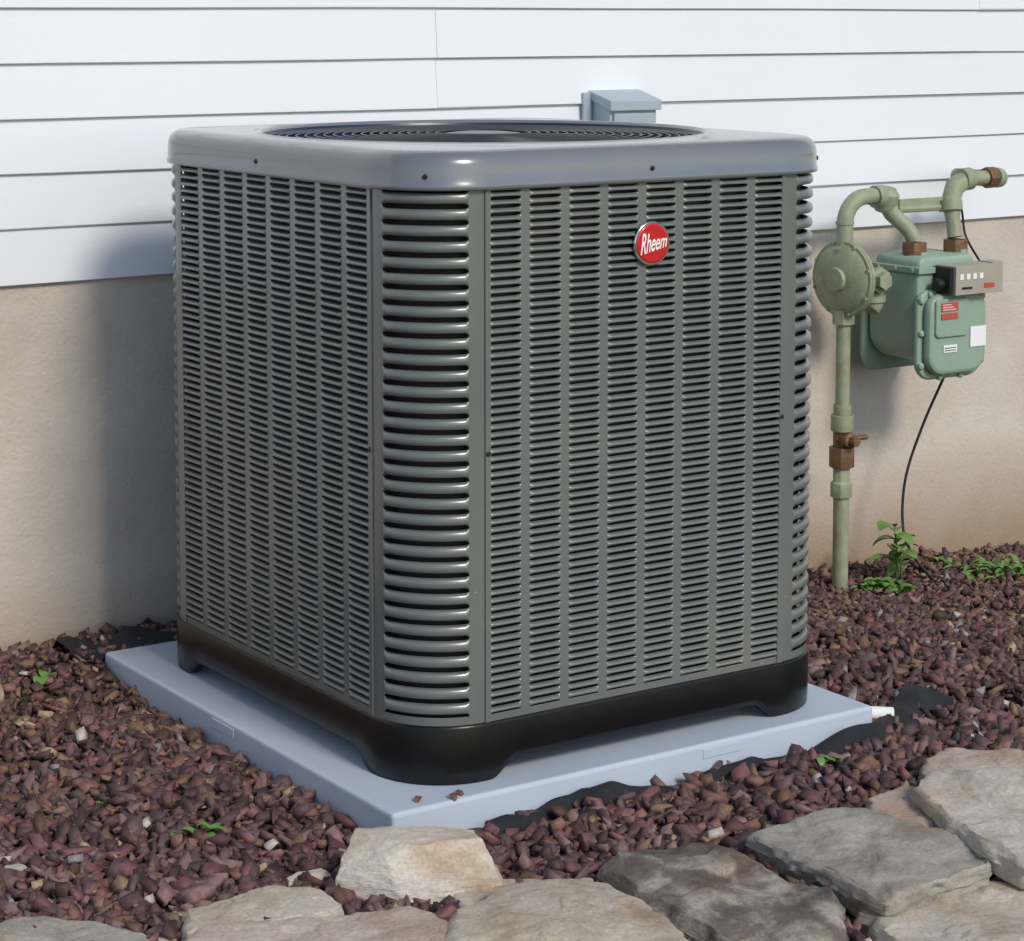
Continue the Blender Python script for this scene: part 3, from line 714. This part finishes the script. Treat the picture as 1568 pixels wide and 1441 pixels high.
# ------------------------------------------------------------------ landscape fabric, pvc stub
b=MB();n=110;vs=[]
for i in range(n+1):
    x_=.10+1.12*i/n
    wv=.018+.012*math.sin(x_*17)+.010*math.sin(x_*41+1)+.006*math.sin(x_*83)+(.05*max(0,(x_-.93)/.2))
    y1_=PY0-.001+(.0 if x_<.94 else .14*(x_-.94)/.2);y2_=y1_-.010-max(wv,.001)
    g_=float(gz(x_,y2_));hh=.018*max(0,math.sin(x_*9.3-.9))+.008*math.sin(x_*23)
    vs+=[(x_,y1_,-.052+hh),(x_,(y1_+y2_)/2,-.046+hh+.004*math.sin(x_*61)),(x_,y2_,g_+.020+.7*hh+.005*math.sin(x_*47)),(x_,y2_-.004,g_-.01)]
b.add(vs,[(4*i+k,4*i+k+1,4*i+k+5,4*i+k+4) for i in range(n) for k in range(3)],0,True)
vs=[];n=40
for i in range(n+1):
    x_=-.13+.40*i/n
    vs+=[(x_,PY1+.003,-.010+.006*math.sin(x_*30)),(x_,1.12,.006+.010*math.sin(x_*32+1)),(x_,1.17,.0+.010*math.sin(x_*42)),(x_,1.20,float(gz(x_,1.2))-.004)]
b.add(vs,[(4*i+k,4*i+k+1,4*i+k+5,4*i+k+4) for i in range(n) for k in range(3)],0,True)
b.obj('landscape_fabric',[M_fabric],None)
b=MB();p0=Vector((.93,.075,-.038));p1=Vector((1.045,.004,-.046))
dv=(p1-p0).normalized()
b.tube([p0,p1,p1-dv*.001,p1-dv*.03],[.0125,.0125,.0095,.0095],16,0,False)
b.obj('pvc_pipe',[M_pvc],None)

# ------------------------------------------------------------------ weeds
def leaf(b,p,az,el,L_,w,droop=.4,mat=0):
    p=Vector(p);vs=[];n=6
    hd=Vector((math.cos(az),math.sin(az),0));sd=Vector((-math.sin(az),math.cos(az),0))
    pos=p.copy();e=el
    for i in range(n+1):
        t=i/n;wd=w*math.sin(math.pi*min(t*.92+.04,1))**.8*.5
        up=hd*(-math.sin(e))+Vector((0,0,math.cos(e)))
        vs+=[pos-sd*wd+up*wd*.35,pos,pos+sd*wd+up*wd*.35]
        pos=pos+(hd*math.cos(e)+Vector((0,0,math.sin(e))))*L_/n;e-=droop/n*1.5
    b.add(vs,[(3*i+k,3*i+k+1,3*i+k+4,3*i+k+3) for i in range(n) for k in range(2)],mat,True)
def weed(x_,y_,h,nl,L_,w,seed,stem=True):
    rd=random.Random(seed);b=MB();z_=float(gz(x_,y_))
    if stem:
        top=Vector((x_+rd.uniform(-.01,.01),y_,z_+h));b.tube([(x_,y_,z_),(x_+.004,y_,z_+h*.5),top],[.003,.0025,.0018],6,1)
        for i in range(nl):
            t=.35+.65*i/max(nl-1,1);p=Vector((x_,y_,z_)).lerp(top,t);leaf(b,p,i*2.4+rd.random(),rd.uniform(.1,.7),L_*rd.uniform(.7,1.1),w*rd.uniform(.8,1.1),.8)
    else:
        for i in range(nl):
            r_=rd.uniform(0,h);a=rd.uniform(0,6.28);px_=x_+r_*math.cos(a);py_=min(y_+r_*math.sin(a),YW-.02)
            leaf(b,(px_,py_,float(gz(px_,py_))+.008),rd.uniform(0,6.28),rd.uniform(.3,1.3),L_*rd.uniform(.5,1.1),w*rd.uniform(.7,1.2),1.0)
    b.obj('weed_plant',[M_leaf,M_stem],None)
weed(2.05,1.06,.150,10,.080,.044,1)
weed(2.085,1.08,.085,6,.06,.034,5)
weed(1.985,1.02,.06,44,.042,.028,2,False)
weed(1.93,1.04,.035,14,.024,.018,21,False)
weed(2.34,.99,.11,80,.060,.016,3,False)
weed(2.5,.92,.13,80,.070,.015,31,False)
weed(2.27,1.13,.05,20,.035,.012,32,False)
weed(-.315,.159,.022,11,.055,.014,6,False)
weed(-.21,1.043,.012,3,.045,.034,7,False)
weed(.80,-.115,.035,16,.026,.014,8,False)
weed(1.35,.35,.09,10,.014,.009,9,False)
weed(.38,-.15,.04,12,.018,.009,10,False)
weed(-.38,.36,.06,16,.014,.009,14,False)
b=MB();rd=random.Random(5)
for x_,y_,z_ in ((.0,-.012,.004),(.045,-.03,.004),(.06,-.02,.003)):
    leaf(b,(x_,y_,z_),rd.uniform(0,6.3),.3,.022,.012,.9)
for k in range(110):
    x_=rd.uniform(-.9,2.6);y_=rd.uniform(-.4,1.15)
    if PX0-.02<x_<PX1+.02 and PY0-.02<y_<PY1+.02: continue
    leaf(b,(x_,y_,float(gz(x_,y_))+.012),rd.uniform(0,6.3),rd.uniform(-.2,.5),rd.uniform(.012,.035),rd.uniform(.006,.016),.9)
b.obj('fallen_leaves',[M_dead],None)

# ------------------------------------------------------------------ light
sd=Vector((.06,-.95,.72)).normalized()
el=math.asin(sd.z);az=math.atan2(sd.x,sd.y)
world=bpy.data.worlds.new('World');scene.world=world;world.use_nodes=True
nt=world.node_tree;bg=nt.nodes['Background']
sky=nt.nodes.new('ShaderNodeTexSky');sky.sky_type='NISHITA';sky.sun_disc=False;sky.sun_elevation=el;sky.sun_rotation=az
sky.air_density=1.0;sky.dust_density=.8
nt.links.new(sky.outputs[0],bg.inputs[0]);bg.inputs[1].default_value=.15
sl=bpy.data.lights.new('sun','SUN');sl.energy=2.3;sl.angle=math.radians(13);sl.color=(1,.91,.79)
so=bpy.data.objects.new('sun',sl);COL.objects.link(so);so.rotation_euler=sd.to_track_quat('Z','Y').to_euler()

# ------------------------------------------------------------------ camera
cd=bpy.data.cameras.new('camera');co=bpy.data.objects.new('camera',cd);COL.objects.link(co)
co.location=(-1.8658,-3.0647,1.2557);co.rotation_euler=(math.radians(90-5.2967),0,math.radians(-33.8058))
cd.sensor_fit='HORIZONTAL';cd.sensor_width=36;cd.lens=3502.05/1568*36;cd.shift_y=-(720.5-346.19)/1568;cd.clip_end=600;cd.clip_start=.05
scene.camera=co
scene.view_settings.view_transform='Standard';scene.view_settings.look='None';scene.view_settings.exposure=0
